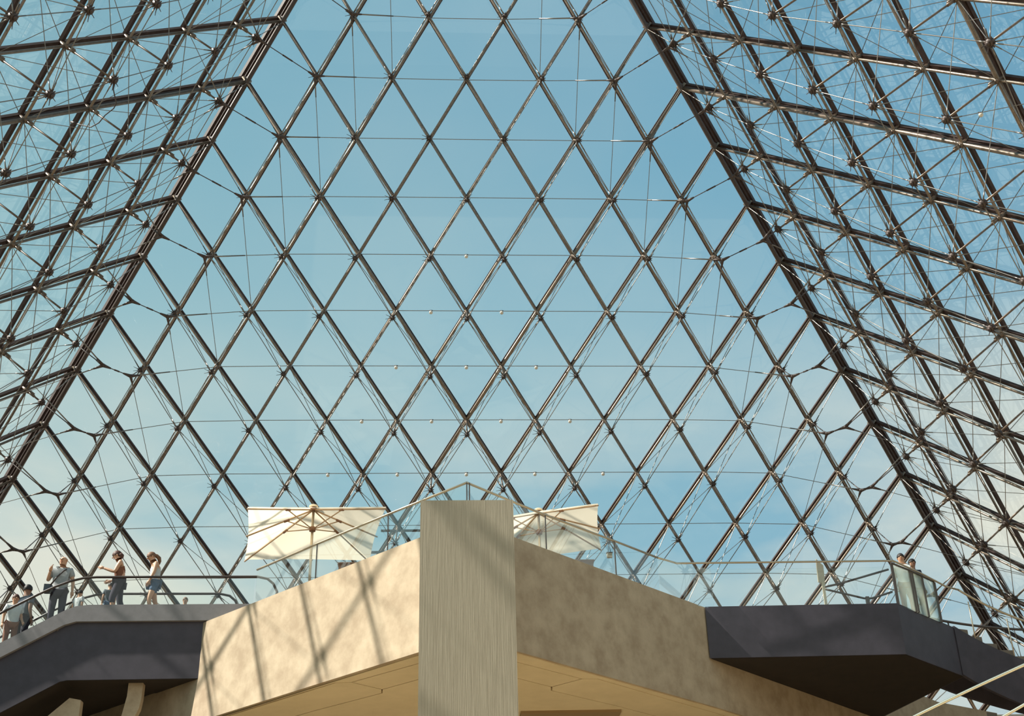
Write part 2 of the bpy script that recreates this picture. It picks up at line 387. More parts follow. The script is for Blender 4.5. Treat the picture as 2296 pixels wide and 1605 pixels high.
# the two concrete upstand walls of the raised platform, meeting in a V behind the pillar
LW = [(-0.08, 1.96), (-5.87, 7.77), (-14.0, 15.9), (-16.4, 17.6)]
RW = [(-0.08, 2.03), (5.40, 7.30), (13.96, 16.2), (16.36, 17.7)]
def thickline(pts, t):                 # offset a polyline to its inner side (+y)
    o = []
    for i, p in enumerate(pts):
        a = V3(*pts[max(i-1, 0)]); b = V3(*pts[min(i+1, len(pts)-1)]); d = unit(b-a); nn = V3(-d[1], d[0])
        if nn[1] < 0: nn = -nn
        o.append(tuple(V3(*p)+nn*t))
    return o
def vwall(pts):
    mb = MB(); inn = thickline(pts, 0.35)
    for k in range(len(pts)-1):
        e0 = 0.006 if k else 0
        mb.prism([pts[k], pts[k+1], inn[k+1], inn[k]], -2.28, 0)
    return mb
struct('wall_left_upstand', vwall(LW), 'concrete', label='sunlit pale concrete wall of the platform running left from the pillar, crossed by bar shadows')
struct('wall_right_upstand', vwall(RW), 'concrete', label='shaded mottled concrete wall of the platform running right from the pillar')
pb = MB().box((-0.94, 1.10, -10.6), (0.735, 2.90, 0.0))
struct('pillar', pb, 'pillar', label='square board-marked concrete pillar in front of the meeting of the two walls')
IL, IR = thickline(LW, 0.30), thickline(RW, 0.30)
dk = MB().prism([(-0.08, IR[0][1]+.1), IR[1], IR[2], (16.3, 17.6), (-16.3, 17.6), IL[2], IL[1]], -0.30, -0.03)
struct('deck', dk, 'tread', label='raised platform floor behind the concrete walls')
cb = MB().prism([(-0.08, 2.5), IR[1], IR[2], (14, 17.5), (-14, 17.5), IL[2], IL[1]], -2.22, -2.12)
cobj = struct('ceiling', cb, 'wood', label='golden panelled underside of the raised platform')
def inset(poly, t):
    n = len(poly); A2 = sum(poly[i][0]*poly[(i+1) % n][1]-poly[(i+1) % n][0]*poly[i][1] for i in range(n)); s = 1 if A2 > 0 else -1; o = []
    for i in range(n):
        p0, p, p1 = V3(*poly[i-1]), V3(*poly[i]), V3(*poly[(i+1) % n]); d0, d1 = unit(p-p0), unit(p1-p)
        n0, n1 = V3(-d0[1], d0[0])*s, V3(-d1[1], d1[0])*s; b = n0+n1; L = b @ b
        o.append(tuple(p + b*(2*t/L if L > 0.3 else t)))
    return o
RP = [[(-.05, 2.05), (5.27, 7.30), (13.9, 16.0), (13.9, 16.25), (5.27, 7.55), (2.53, 4.81), (2.21, 4.79), (-.05, 2.72)],
      [(-.05, 2.72), (2.21, 4.79), (1.64, 5.36), (-.05, 3.78)],
      [(2.21, 4.79), (2.53, 4.81), (5.27, 7.55), (13.9, 16.25), (13.9, 17.4), (3.14, 6.96), (1.66, 5.64), (1.64, 5.36)],
      [(-.05, 3.78), (1.64, 5.36), (1.66, 5.64), (3.14, 6.96), (13.9, 17.4), (-.05, 17.4)]]
for sgn in (1, -1):
    for poly in RP:
        q = list(poly)
        if sgn == 1 and poly is RP[0]: q = [(-.05, 2.13), (5.36, 7.33), (13.90, 16.2)] + q[3:]
        if sgn == -1:
            if poly is RP[0]: q = [(-.11, 2.06), (5.71, 7.83), (13.84, 15.96), (13.9, 16.25), (5.4, 7.55)] + q[5:]
            q = [(-0.16-x, y) for x, y in q][::-1]
        MB().prism(inset(q, 0.014), -2.30, -2.22).obj('ceiling_panel', 'ceiling', cobj)
MB().box((1.10, 7.28, -2.36), (3.3, 7.9, -2.30)).obj('ceiling_panel', 'ceiling_strip', cobj)['label'] = 'narrow dark strip set in the ceiling'

# right wing: dark slab bridging from the wall to the spiral stair
cen = V3(13.5, 5.4); RI = 3.94
WING = [(5.36, 7.20), (9.80, 7.12), (11.87, 9.05), (11.05, 13.1), RW[1]]
wg = MB().prism([(5.36, 7.22), (9.80, 7.12), (11.87, 9.05), (11.05, 13.2)], -1.20, 0.0)
lo_ = wg.obj('landing', 'cladding')
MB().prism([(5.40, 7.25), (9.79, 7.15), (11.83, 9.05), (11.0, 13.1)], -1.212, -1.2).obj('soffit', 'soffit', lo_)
tag(lo_, 'dark clad landing slab jutting right from the concrete wall to the stairs', 'landing')

# spiral stair beyond the landing: inner stringer, outer stringer, treads, rails
st = empty('spiral_staircase', tuple((cen[0], cen[1], -10.6)))
tag(st, 'dark spiral staircase going down to the right from the landing', 'staircase')
SO = V3(cen[0], cen[1], -10.6)
def arc(Rr, th, z): return V3(cen[0]+Rr*math.cos(math.radians(th)), cen[1]+Rr*math.sin(math.radians(th)), z) - SO
def ztop(th, Rr=RI): return -0.0 - 0.42*RI*math.radians(114.5-th)
def stringer(Rr, t, h, th0, th1, dz=0):
    mb = MB(); n = 60; vs = []; 
    for k in range(n+1):
        th = th0+(th1-th0)*k/n; z = max(ztop(th)+dz, -10.0)
        for rr_, zz in ((Rr, z), (Rr+t, z), (Rr+t, z-h), (Rr, z-h)): vs.append(arc(rr_, th, zz))
    fs = [(4*k+a, 4*k+(a+1) % 4, 4*k+4+(a+1) % 4, 4*k+4+a) for k in range(n) for a in range(4)] + [(3, 2, 1, 0), (4*n, 4*n+1, 4*n+2, 4*n+3)]
    return mb.add(vs, fs)
stringer(RI, 0.10, 1.2, 115.5, -150).obj('stringer', 'cladding', st)
stringer(5.5, 0.10, 0.7, 112, -150, -0.1).obj('stringer', 'cladding', st)
for k in range(46):
    th0 = 113.5-5.4*k; th1 = th0-5.4; z = ztop(th0)+0.04
    if z < -9.8: break
    vs = [arc(r_, t_, zz) for zz in (z-0.22, z) for r_, t_ in ((RI+0.1, th0), (5.5, th0), (5.5, th1), (RI+0.1, th1))]
    MB().add(vs, [(0, 1, 2, 3), (7, 6, 5, 4), (0, 4, 5, 1), (1, 5, 6, 2), (2, 6, 7, 3), (3, 7, 4, 0)]).obj('tread', 'tread', st)
pts = [arc(RI-0.15, th, ztop(th)+1.0) for th in np.linspace(112, 60, 20)]
MB().path(pts, 0.028).obj('handrail', 'rail', st)
pts = [arc(5.65, th, 0.90-0.012*(110-th)) for th in np.linspace(112, 60, 20)]
MB().path(pts, 0.035).obj('handrail', 'darkrail', st)
for th in (106, 92, 78):
    a = arc(RI+0.05, th, ztop(th)-0.1); MB().rod(a, a+V3(-0.0, 0, 1.08), 0.016, n=6).obj('post', 'rail', st)
for th in (100, 76):
    a = arc(5.55, th, ztop(th)-0.2); b = arc(5.65, th, 0.90-0.012*(110-th)); MB().rod(a, b, 0.02, n=6).obj('post', 'darkrail', st)
# bright curved handrails of the lower flight, bottom right
def curve3(p, q, r, n=24):
    p, q, r = V3(p), V3(q), V3(r); return [p*(1-t)**2 + q*2*t*(1-t) + r*t*t for t in np.linspace(0, 1, n)]
def unproj(x, y, dist):
    d = fwd + rt*(x-1148-CX)/FOC - up*(y-802.5-CY)/FOC; return CAM + d/np.linalg.norm(d)*dist
p0, p1, p2 = V3(7.02, 1.6, -4.40), V3(8.12, 1.20, -3.83), V3(9.9, 0.4, -3.0)
for lab, off, rad, a_, b_, c_ in (('upper bright curved metal handrail sweeping across the bottom right corner', 0, 0.027, (6.4, 2.2, -4.46), (8.33, 1.35, -3.60), (10.6, 0.0, -2.90)),
                      ('lower bright metal handrail cut by the bottom right corner', 0, 0.025, (7.2, 1.3, -4.98), (9.0, 0.6, -4.05), (11.0, -0.6, -3.2))):
    root = empty('stair_handrail', a_); tag(root, lab, 'handrail', 'handrails of the lower stair flight')
    pts = [p-V3(a_) for p in curve3(a_, b_, c_)]
    MB().path(pts, rad, 10).obj('rail', 'brightrail', root)
    for ii in (0, -1):
        MB().rod(pts[ii], pts[ii]+V3(0, 0, -6.0 if ii else -5.6), 0.02, n=8).obj('post', 'brightrail', root)

# ------------------------------------------------------------------ escalator on the left
es = empty('escalator', (-8.0, 8.3, -1.3)); tag(es, 'dark clad escalator going down to the left behind the sunlit concrete wall', 'escalator')
O_ = V3(-8.0, 8.3, -1.3)
def eobj(mb, name, m, parent=es):
    mb.v = [tuple(V3(p)-O_) for p in mb.v]; return mb.obj(name, m, parent)
Y0 = 7.85; SL = 0.567
XE = -14.5
def zr(z, x, xk): return z - SL*(xk-x)
top = [(-4.6, .40), (-8.61, .42), (-8.90, .39), (-9.10, .32), (XE, zr(.32, XE, -9.10))]
bot = [(XE, zr(-.05, XE, -9.10)), (-9.12, -.05), (-8.86, .03), (-4.6, .02)]
eobj(MB().side(top+bot, Y0, Y0+0.10), 'fascia', 'fascia')
low_ = [(-4.6, .02), (-8.86, .03), (-9.12, -.05), (XE, zr(-.05, XE, -9.10)), (XE, zr(-1.32, XE, -9.05)), (-9.05, -1.32), (-8.9, -1.29), (-5.6, -1.29), (-4.6, -1.29)]
eobj(MB().side(low_, Y0+0.09, 9.10), 'truss', 'cladding')
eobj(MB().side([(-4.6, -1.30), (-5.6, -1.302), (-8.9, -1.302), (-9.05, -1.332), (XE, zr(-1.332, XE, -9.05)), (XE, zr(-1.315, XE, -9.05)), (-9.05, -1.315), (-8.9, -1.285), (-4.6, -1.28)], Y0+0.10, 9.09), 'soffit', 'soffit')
eobj(MB().side(top+bot, 9.00, 9.10), 'fascia', 'fascia')
for yy in (7.90, 9.05):
    gp = [(-4.95 if yy < 8 else -6.0, .42), (-8.61, .42), (-9.10, .32), (-12.2, zr(.32, -12.2, -9.1)), (-12.2, zr(1.0, -12.2, -9.3)), (-9.35, .95), (-8.71, 1.06), (-4.95 if yy < 8 else -6.0, 1.04)]
    eobj(MB().side(gp, yy-.006, yy+.006), 'balustrade_glass', 'railglass')
    e0 = 0.0 if yy < 8 else -1.05
    pts = [(-4.46+e0, .48), (-4.42+e0, .70), (-4.52+e0, .90), (-4.66+e0, 1.02), (-4.9+e0, 1.075), (-8.55, 1.10), (-8.85, 1.08), (-9.15, 1.0), (-9.45, .88), (-9.8, .70), (-13.5, .70-SL*3.7)]
    eobj(MB().path([V3(x, yy, z) for x, z in pts], 0.030, 8), 'handrail', 'rubber')
eobj(MB().box((-8.9, 7.95, 0.02), (-4.5, 9.0, 0.15)), 'comb_plate', 'fascia')
for k in range(14):
    x = -8.9-0.37*k; z = 0.15-0.21*(k+1)
    eobj(MB().box((x-0.37, 7.97, z-0.30), (x, 9.0, z)), 'step', 'darkrail')
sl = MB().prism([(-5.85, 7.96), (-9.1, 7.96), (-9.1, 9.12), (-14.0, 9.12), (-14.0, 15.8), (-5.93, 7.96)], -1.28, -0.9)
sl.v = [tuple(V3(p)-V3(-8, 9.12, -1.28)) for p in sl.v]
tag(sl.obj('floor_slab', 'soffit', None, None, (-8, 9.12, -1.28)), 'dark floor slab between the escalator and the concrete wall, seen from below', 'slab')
# support piers under the escalator
for (x0, x1, lab) in ((-7.62, -7.30, 'pale concrete support bracket under the escalator, nearer the concrete wall'), (-9.1, -8.62, 'pale concrete support bracket under the escalator, at the far left bottom edge')):
    r = empty('support_pier', ((x0+x1)/2, 8.3, -10.6)); tag(r, lab, 'support', 'concrete brackets under the escalator')
    w_ = x1-x0; zt = -1.25 if x0 > -8 else -1.62
    prof = [(w_/2, zt+10.6), (w_/2, zt-0.65+10.6), (w_/2-.05, zt-.85+10.6), (w_/2-.16, zt-1.1+10.6), (-w_/2+.02, -1.9+8.4), (-w_/2-.1, -2.3+10.6), (-w_/2, -1.55+10.6), (-w_/2+.01, zt+10.6)]
    if x0 < -8: prof = [(w_/2, zt+10.6-.05), (w_/2+.02, 7.4), (-w_/2-.3, 7.4), (-w_/2-.3, zt-.5+10.6), (w_/2-.25, zt+10.6)]
    else: prof = [(w_/2, zt+10.6), (w_/2, 8.95), (w_/2-.03, 8.72), (w_/2-.12, 8.5), (w_/2-.2, 8.2), (w_/2-.2, 0), (-w_/2-.2, 0), (-w_/2-.08, 8.5), (-w_/2, 9.0), (-w_/2, zt+10.6)]
    MB().side(prof, -0.1, 0.12).obj('bracket', 'concrete', r)

# ------------------------------------------------------------------ balustrades on the platform
def balustrade(name, label, rail_pts, posts, glass, mrail='rail', mglass='railglass', pw=.012):
    o0 = V3(rail_pts[0][0], rail_pts[0][1], 0); r = empty(name, tuple(o0)); tag(r, label, 'balustrade', 'glass balustrades round the platform')
    MB().path([V3(p)-o0 for p in rail_pts], 0.024, 8).obj('handrail', mrail, r)
    for (x, y, zt) in posts: MB().box(V3(x-pw, y-.02, -.03)-o0, V3(x+pw, y+.02, zt)-o0).obj('post', 'darkrail', r)
    for (a, b, z1) in glass:
        a, b = V3(*a, 0), V3(*b, 0); d = unit(b-a); a, b = a+d*.012, b-d*.012; nn = V3(-d[1], d[0], 0)*.008
        vs = [p+s*nn+V3(0, 0, z)-o0 for z in (-.03, z1) for p, s in ((a, -1), (b, -1), (b, 1), (a, 1))]
        MB().add(vs, [(3, 2, 1, 0), (4, 5, 6, 7), (0, 1, 5, 4), (1, 2, 6, 5), (2, 3, 7, 6), (3, 0, 4, 7)]).obj('glass_panel', mglass, r)
    return r
def milk():
    t = MATS['railglass'].copy(); t.name = 'milkglass'; MATS['milkglass'] = t; nt_ = t.node_tree
    o = nt_.nodes['Material Output']; old = o.inputs['Surface'].links[0].from_socket
    d = N(nt_, 'ShaderNodeBsdfTranslucent'); d.inputs[0].default_value = (0.80, 0.88, 0.72, 1); mx = N(nt_, 'ShaderNodeMixShader'); mx.inputs[0].default_value = 0.25
    nt_.links.new(old, mx.inputs[1]); nt_.links.new(d.outputs[0], mx.inputs[2]); nt_.links.new(mx.outputs[0], o.inputs['Surface'])
milk()
A0 = (-.09, 2.42)
Lp = [A0, (-1.68, 3.96), (-3.28, 5.56), (-4.78, 7.11)]; Rp = [A0, (1.54, 4.06), (3.14, 5.52), (4.25, 6.57)]
balustrade('glass_balustrade', 'glass balustrade with thin metal rail on the sunlit left wall', [(*A0, .95)]+[(*p, .95) for p in Lp[1:]],
           [(*A0, .94)]+[(*p, .94) for p in Lp[1:3]], list(zip(Lp[:-1], Lp[1:], [.93]*3)))
balustrade('glass_balustrade', 'glass balustrade with thin metal rail on the shaded right wall', [(*A0, .95)]+[(*p, .95) for p in Rp[1:]],
           [(A0[0]+.05, A0[1], .94)]+[(*p, .94) for p in Rp[1:3]], list(zip(Rp[:-1], Rp[1:], [.93]*3)))
Wp = [(4.25, 6.57), (5.6, 7.30), (7.3, 7.30), (9.0, 7.30), (9.82, 7.22)]
wr = [(4.25, 6.57, .95), (4.75, 6.95, .955), (9.82, 6.99, .985), (10.75, 7.85, 1.0), (11.75, 8.85, 1.0), (12.08, 8.91, 0.93)]
rw = balustrade('glass_balustrade', 'long level glass balustrade along the dark landing on the right', wr, [], list(zip(Wp[:-1], Wp[1:], [.93]*4)))
gc = [(9.84, 7.18), (10.42, 7.66), (10.86, 8.07), (11.32, 8.50)]
balustrade('glass_balustrade', 'short upright glass panels with dark posts at the head of the stairs', [(*p, 1.0) for p in gc],
           [(p[0], p[1], .98) for p in gc]+[(10.50, 7.73, .98)], list(zip(gc[:-1], gc[1:], [.97]*3)), 'darkrail', 'milkglass', .030)
# sign plate on a post and bent guard rail behind the landing's balustrade
sp = empty('sign_post', (8.30, 7.6, 0)); tag(sp, 'blank beige plate on a thin post standing on the landing', 'sign')
MB().add([(-.12, -.02, .70), (.07, .10, .66), (.09, .10, 1.15), (-.10, -.02, 1.27), (-.13, .0, .70), (.06, .12, .66), (.08, .12, 1.15), (-.11, .0, 1.27)],
         [(0, 1, 2, 3), (7, 6, 5, 4), (0, 4, 5, 1), (1, 5, 6, 2), (2, 6, 7, 3), (3, 7, 4, 0)]).obj('plate', 'signplate', sp)
MB().box((-.03, .02, -.03), (.03, .06, .72)).obj('post', 'signplate', sp)
gr = empty('guard_rail', (8.35, 7.75, 0)); tag(gr, 'dark bent pipe guard rail branching from the beige sign post', 'railing')
MB().path([V3(0, 0, .63), V3(.35, 0, .70), V3(1.62, .02, 1.06)], .026).obj('upper_pipe', 'darkrail', gr)
MB().path([V3(0, 0, .58), V3(.92, .0, .34), V3(1.1, 0, .34), V3(1.62, .02, .50)], .026).obj('lower_pipe', 'darkrail', gr)
MB().box((.95, -.03, -.03), (1.03, .03, .38)).obj('post', 'darkrail', gr)
# entrance frame beyond the pillar
en = empty('entrance_frame', (-.1, 13.6, 0)); tag(en, 'dark steel entrance frame behind the pillar below the lattice', 'frame')
MB().box((-2.35, -.03, 4.50), (2.3, .03, 4.555)).obj('beam', 'darkrail', en)
MB().box((-2.75, -.03, 3.84), (.9, .03, 3.90)).obj('beam', 'darkrail', en)
for x in (-.9, .9): MB().box((x-.04, -.05, -.03), (x+.04, .05, 4.5)).obj('post', 'darkrail', en)

# ------------------------------------------------------------------ umbrellas
def umbrella(label, NLc, NRc, FRc, FLc, hubz, zrun, foot, drop=0.0):
    hubp = (V3(NLc)+V3(NRc)+V3(FRc)+V3(FLc))/4; hubp[2] = hubz; base = V3(hubp[0], hubp[1], -0.03)
    r = empty('patio_umbrella', tuple(base)); tag(r, label, 'umbrella', 'cream umbrellas on the platform')
    L = lambda p: V3(p)-base
    cs = [V3(NLc), V3(NRc), V3(FRc), V3(FLc)]; c = MB(); n = 8
    for i in range(4):
        a, b = cs[i], cs[(i+1) % 4]; vs = []
        for u in range(n+1):
            for v in range(n+1):
                t = u/n; s = v/n; e_ = a*(1-s)+b*s; p = hubp*(1-t)+e_*t
                p[2] -= 0.02*math.sin(math.pi*t)*math.sin(2*math.pi*s)**2 - 0.02
                inward = (hubp-e_); inward[2] = 0; p = p + inward*0.035*math.sin(math.pi*s)*t
                vs.append(L(p))
        c.add(vs, [(u*(n+1)+v, (u+1)*(n+1)+v, (u+1)*(n+1)+v+1, u*(n+1)+v+1) for u in range(n) for v in range(n)], True)
    me = c.obj('canopy', 'canvas', r)
    MB().rod(L(V3(foot)), L(hubp), 0.032, n=12).obj('pole', 'rail', r)
    MB().rod(L(hubp-V3(0, 0, .07)), L(hubp+V3(0, 0, .02)), 0.085, n=12).obj('crown_hub', 'wood', r)
    MB().ball(L(hubp+V3(0, 0, .05)), (0.11, 0.11, 0.04)).obj('finial', 'canvas', r)
    run = hubp.copy(); run[2] = zrun
    MB().rod(L(run-V3(0, 0, .05)), L(run+V3(0, 0, .05)), 0.075, n=12).obj('runner', 'wood', r)
    tips = cs + [(cs[0]+cs[3])/2, (cs[1]+cs[2])/2]
    for tp in tips:
        tp = tp - V3(0, 0, .03); h0 = hubp - V3(0, 0, .04)
        rb = MB().rod(L(h0), L(tp), 0.019, n=6).obj('rib', 'rib', r)
        mid = h0*(0.60)+tp*0.40 if tp is not None else 0
        MB().rod(L(run), L(mid-V3(0, 0, .015)), 0.014, n=6).obj('strut', 'rib', rb)
        md = unit(tp-h0)*.07; MB().rod(L(mid-md-V3(0, 0, .01)), L(mid+md-V3(0, 0, .01)), .03, n=6).obj('joint', 'wood', rb)
    MB().rod(L(V3(foot)), L(V3(foot))+V3(0, 0, .10), 0.28, 0.26, n=20).obj('base', 'cladding', r)
    return r
umbrella('square cream umbrella seen from below, left of the pillar', (-4.95, 6.25, 2.1), (-1.87, 6.29, 2.1), (-2.45, 9.66, 2.1), (-5.51, 9.52, 2.1), 2.80, 2.26, (-3.7, 7.93, -.03))
umbrella('square cream umbrella partly hidden right of the pillar', (0.05, 7.25, 2.1), (2.92, 6.17, 2.1), (3.28, 8.95, 2.1), (0.55, 10.1, 2.1), 2.75, 2.22, (1.70, 8.12, -.03))
# brown timber service boxes half seen over the wall under each umbrella
for (x, y, z1, lab) in ((-2.93, 10.3, 2.24, 'small dark reddish wooden cabinet below the left umbrella'), (2.86, 10.2, 2.22, 'small dark reddish wooden cabinet below the right umbrella')):
    r = empty('cabinet', (x, y, -.03)); tag(r, lab, 'cabinet', 'wooden cabinets under the umbrellas')
    MB().box((-.33, -.2, 0), (.33, .2, z1)).obj('body', 'wood', r); MB().box((-.36, -.23, z1), (.36, .23, z1+.03)).obj('top', 'wood', r)
    MB().box((-.30, -.215, .1), (-.01, -.2, z1-.08)).obj('door', 'wood', r); MB().box((.01, -.215, .1), (.30, -.2, z1-.08)).obj('door', 'wood', r)

# ------------------------------------------------------------------ lamps on the cables
Fb = faces['back']
NUMW = {1: ('only',), 2: ('left', 'right'), 3: ('left', 'middle', 'right'), 4: ('leftmost', 'second from left', 'second from right', 'rightmost'), 5: ('leftmost', 'second from left', 'middle', 'second from right', 'rightmost')}
ROWW = {9: 'top row', 10: 'second row', 11: 'third row', 12: 'fourth row', 13: 'bottom row'}
lampmesh = None
def lamp(p, label):
    p = V3(p); r = empty('cable_lamp', tuple(p-V3(0, 0, .11))); tag(r, label, 'lamp', 'small round lamps clipped to the cables')
    MB().ball((0, 0, .055), .052, 12, 8).obj('globe', 'lamp', r)
    MB().rod((0, 0, .10), (0, 0, .125), .02, n=8).rod((-.05, 0, .118), (.05, 0, .118), .013, n=6).obj('clip', 'cast', r)
for k, nl in ((9, 1), (10, 2), (11, 3), (12, 4), (13, 5)):
    for q in range(nl):
        s_ = (k/2) + (q-(nl-1)/2)      # steps along the row
        p = Fb.P(k-s_, s_) + Fb.n*0.13
        lamp(p, '%s small round lamp on the %s of lamps hung on the cables' % (NUMW[nl][q].capitalize(), ROWW[k]))
Fr = faces['right']; 
lamp(Fr.P(5.5, 5.5)+Fr.n*0.2, 'lone small round lamp high on the right glass wall')


# square spotlight hanging from a hub right of the pillar
q = min(((np.hypot(*(((lambda d: (1148+CX+FOC*(d@rt)/(d@fwd)-1363, 802.5+CY-FOC*(d@up)/(d@fwd)-1212))(Fb.P(i, j)+Fb.n*Fb.d(i, j)-CAM)))), i, j) for i in range(2, 14) for j in range(2, 17-i) if i+j < 18))
hp = Fb.P(q[1], q[2]) + Fb.n*Fb.d(q[1], q[2])
r = empty('spotlight', tuple(hp-V3(0, 0, .48))); tag(r, 'small square spotlight hanging from a hub right of the pillar', 'lamp')
MB().box((-.07, -.05, 0), (.07, .05, .13)).obj('housing', 'signplate', r)
MB().rod((-.04, 0, .13), (0, 0, .46), .008, n=6).rod((.04, 0, .13), (0, 0, .46), .008, n=6).box((-.085, -.06, .125), (.085, .06, .145)).obj('bracket', 'cast', r)

# loose black cord dangling from a hub on the left wall
Fl = faces['left']
h0 = Fl.P(5, 4)+Fl.n*(Fl.d(5, 4)+.05); d0 = float(np.linalg.norm(h0-CAM))
cp = [h0] + [unproj(x, y, d0+dd) for x, y, dd in ((254, 200, .05), (261, 232, .2), (255, 243, .3), (236, 258, .5), (222, 275, .7), (204, 285, .8), (182, 280, 1.0), (160, 274, 1.25))]
cr_ = empty('cord', tuple(cp[-1])); tag(cr_, 'loose thin black cord dangling from a hub high on the left glass wall', 'cord')
MB().path([p-cp[-1] for p in cp], 0.013, 6).obj('cord_line', 'rubber', cr_)
MB().rod((0, 0, 0), tuple((cp[-2]-cp[-1])*.5), 0.03, n=8).obj('plug', 'rubber', cr_)

# ------------------------------------------------------------------ people
def skin(name, verts, edges, radii, m, parent, sub=2, root=0):
    me = bpy.data.meshes.new(name); me.from_pydata([tuple(map(float, v)) for v in verts], edges, []); o = bpy.data.objects.new(name, me)
    C.objects.link(o); o.modifiers.new('s', 'SKIN'); 
    for i, rd in enumerate(radii):
        sv = me.skin_vertices[0].data[i]; sv.radius = (rd, rd) if np.isscalar(rd) else rd; sv.use_root = (i == root)
    o.modifiers.new('u', 'SUBSURF').levels = sub; o.modifiers['u'].render_levels = sub
    dg = bpy.context.evaluated_depsgraph_get(); ev = o.evaluated_get(dg); nm = bpy.data.meshes.new_from_object(ev)
    vs = [tuple(v.co) for v in nm.vertices]; fs = [tuple(p.vertices) for p in nm.polygons]
    bpy.data.objects.remove(o); bpy.data.meshes.remove(me); bpy.data.meshes.remove(nm)
    return vs, fs
def person(label, loc, rot, h, pose, top, bottom, hair, skinm='skin', hairstyle='short', sleeves='short', legs='long', extra=None):
    k = h/1.75; r = empty('person', loc, **{}); r.rotation_euler = (0, 0, rot); tag(r, label, 'person', 'visitors on the platform and escalator')
    J = dict(pel=(0, 0, .95), sp=(0, .01, 1.10), ch=(0, .0, 1.30), nk=(0, 0, 1.46), hb=(0, -.015, 1.53), hm=(0, -.03, 1.62), ht=(0, -.02, 1.69),
             shl=(.17, 0, 1.40), ell=(.22, .03, 1.13), wrl=(.23, -.04, .89), shr=(-.17, 0, 1.40), elr=(-.22, .03, 1.13), wrr=(-.23, -.04, .89),
             hil=(.09, 0, .90), knl=(.10, -.02, .50), anl=(.10, .02, .09), tol=(.11, -.14, .04), hir=(-.09, 0, .90), knr=(-.10, -.02, .50), anr=(-.10, .02, .09), tor=(-.11, -.14, .04))
    J.update(pose); J = {a: V3(b)*k for a, b in J.items()}
    def sk(keys, edges, rad, m, name, root=0, sub=2):
        vs, fs = skin(name, [J[a] if isinstance(a, str) else a for a in keys], edges, [tuple(V3(x, x)*k) if np.isscalar(x) else tuple(V3(x)*k) for x in rad], m, r, sub, root)
        return vs, fs
    body = MB()
    keys = ['pel', 'sp', 'ch', 'nk', 'hb', 'hm', 'ht', 'shl', 'ell', 'wrl', 'shr', 'elr', 'wrr', 'hil', 'knl', 'anl', 'tol', 'hir', 'knr', 'anr', 'tor']
    ed = [(0, 1), (1, 2), (2, 3), (3, 4), (4, 5), (5, 6), (2, 7), (7, 8), (8, 9), (2, 10), (10, 11), (11, 12), (0, 13), (13, 14), (14, 15), (15, 16), (0, 17), (17, 18), (18, 19), (19, 20)]
    rd = [(.145, .105), (.125, .095), (.165, .115), .062, .068, (.092, .108), (.07, .085), .058, .042, .028, .058, .042, .028, .088, .056, .038, .035, .088, .056, .038, .035]
    vs, fs = sk(keys, ed, rd, skinm, 'body'); body.add(vs, fs, True)
    for sd_ in 'lr':                     # hands: palm, four fingers, thumb
        wr, el = J['wr'+sd_], J['el'+sd_]; d = unit(wr-el); sx_ = 1 if sd_ == 'l' else -1
        side = unit(np.cross(d, V3(sx_, 0, 0.2))); nrm = np.cross(d, side)
        pc = wr+d*.05*k
        body.path([wr-d*.01*k, wr+d*.03*k, wr+d*.09*k], [.026*k, .036*k, .034*k], 8)
        for fi, (off, L_) in enumerate(((-.027, .065), (-.009, .078), (.009, .073), (.027, .058))):
            b0 = wr+d*.085*k+side*off*k; b1 = b0+d*L_*.5*k+nrm*.006*k; b2 = b1+d*L_*.4*k+nrm*.022*k
            body.path([b0-d*.02*k, b0, b1, b2], [.009*k, .0095*k, .008*k, .006*k], 6)
        t0 = wr+d*.03*k-side*.028*k; body.path([t0, t0+(d*.035-side*.022)*k, t0+(d*.062-side*.026+nrm*.01)*k], [.012*k, .011*k, .008*k], 6)
    # head axes from the head joints
    hz = unit(J['ht']-J['hb']); hf = unit(J['hm']-(J['ht']+J['hb'])/2 + V3(0, -.001, 0)) if False else None
    fy = V3(pose.get('face', (0, -1, 0))); fy = unit(fy - hz*(fy @ hz)); fx = np.cross(fy, hz)
    hc = J['hm']
    at = lambda x, y, z: hc + (fx*x - (-fy)*0 + fy*y + hz*z)*k
    body.path([at(0, .075, .02), at(0, .112, -.018), at(0, .088, -.028)], [.010*k, .016*k, .010*k], 6)   # nose
    for s_ in (-1, 1): body.ball(at(s_*.083, -.005, -.005), (.012*k, .02*k, .03*k), 8, 6)               # ears
    body.obj('body', skinm, r)
    f = MB()
    for s_ in (-1, 1): f.ball(at(s_*.032, .088, .012), .011*k, 8, 6)
    f.obj('eyes', 'eye', r)
    MB().path([at(-.024, .084, -.052), at(0, .094, -.054), at(.024, .084, -.052)], .006*k, 6).obj('mouth', 'lips', r)
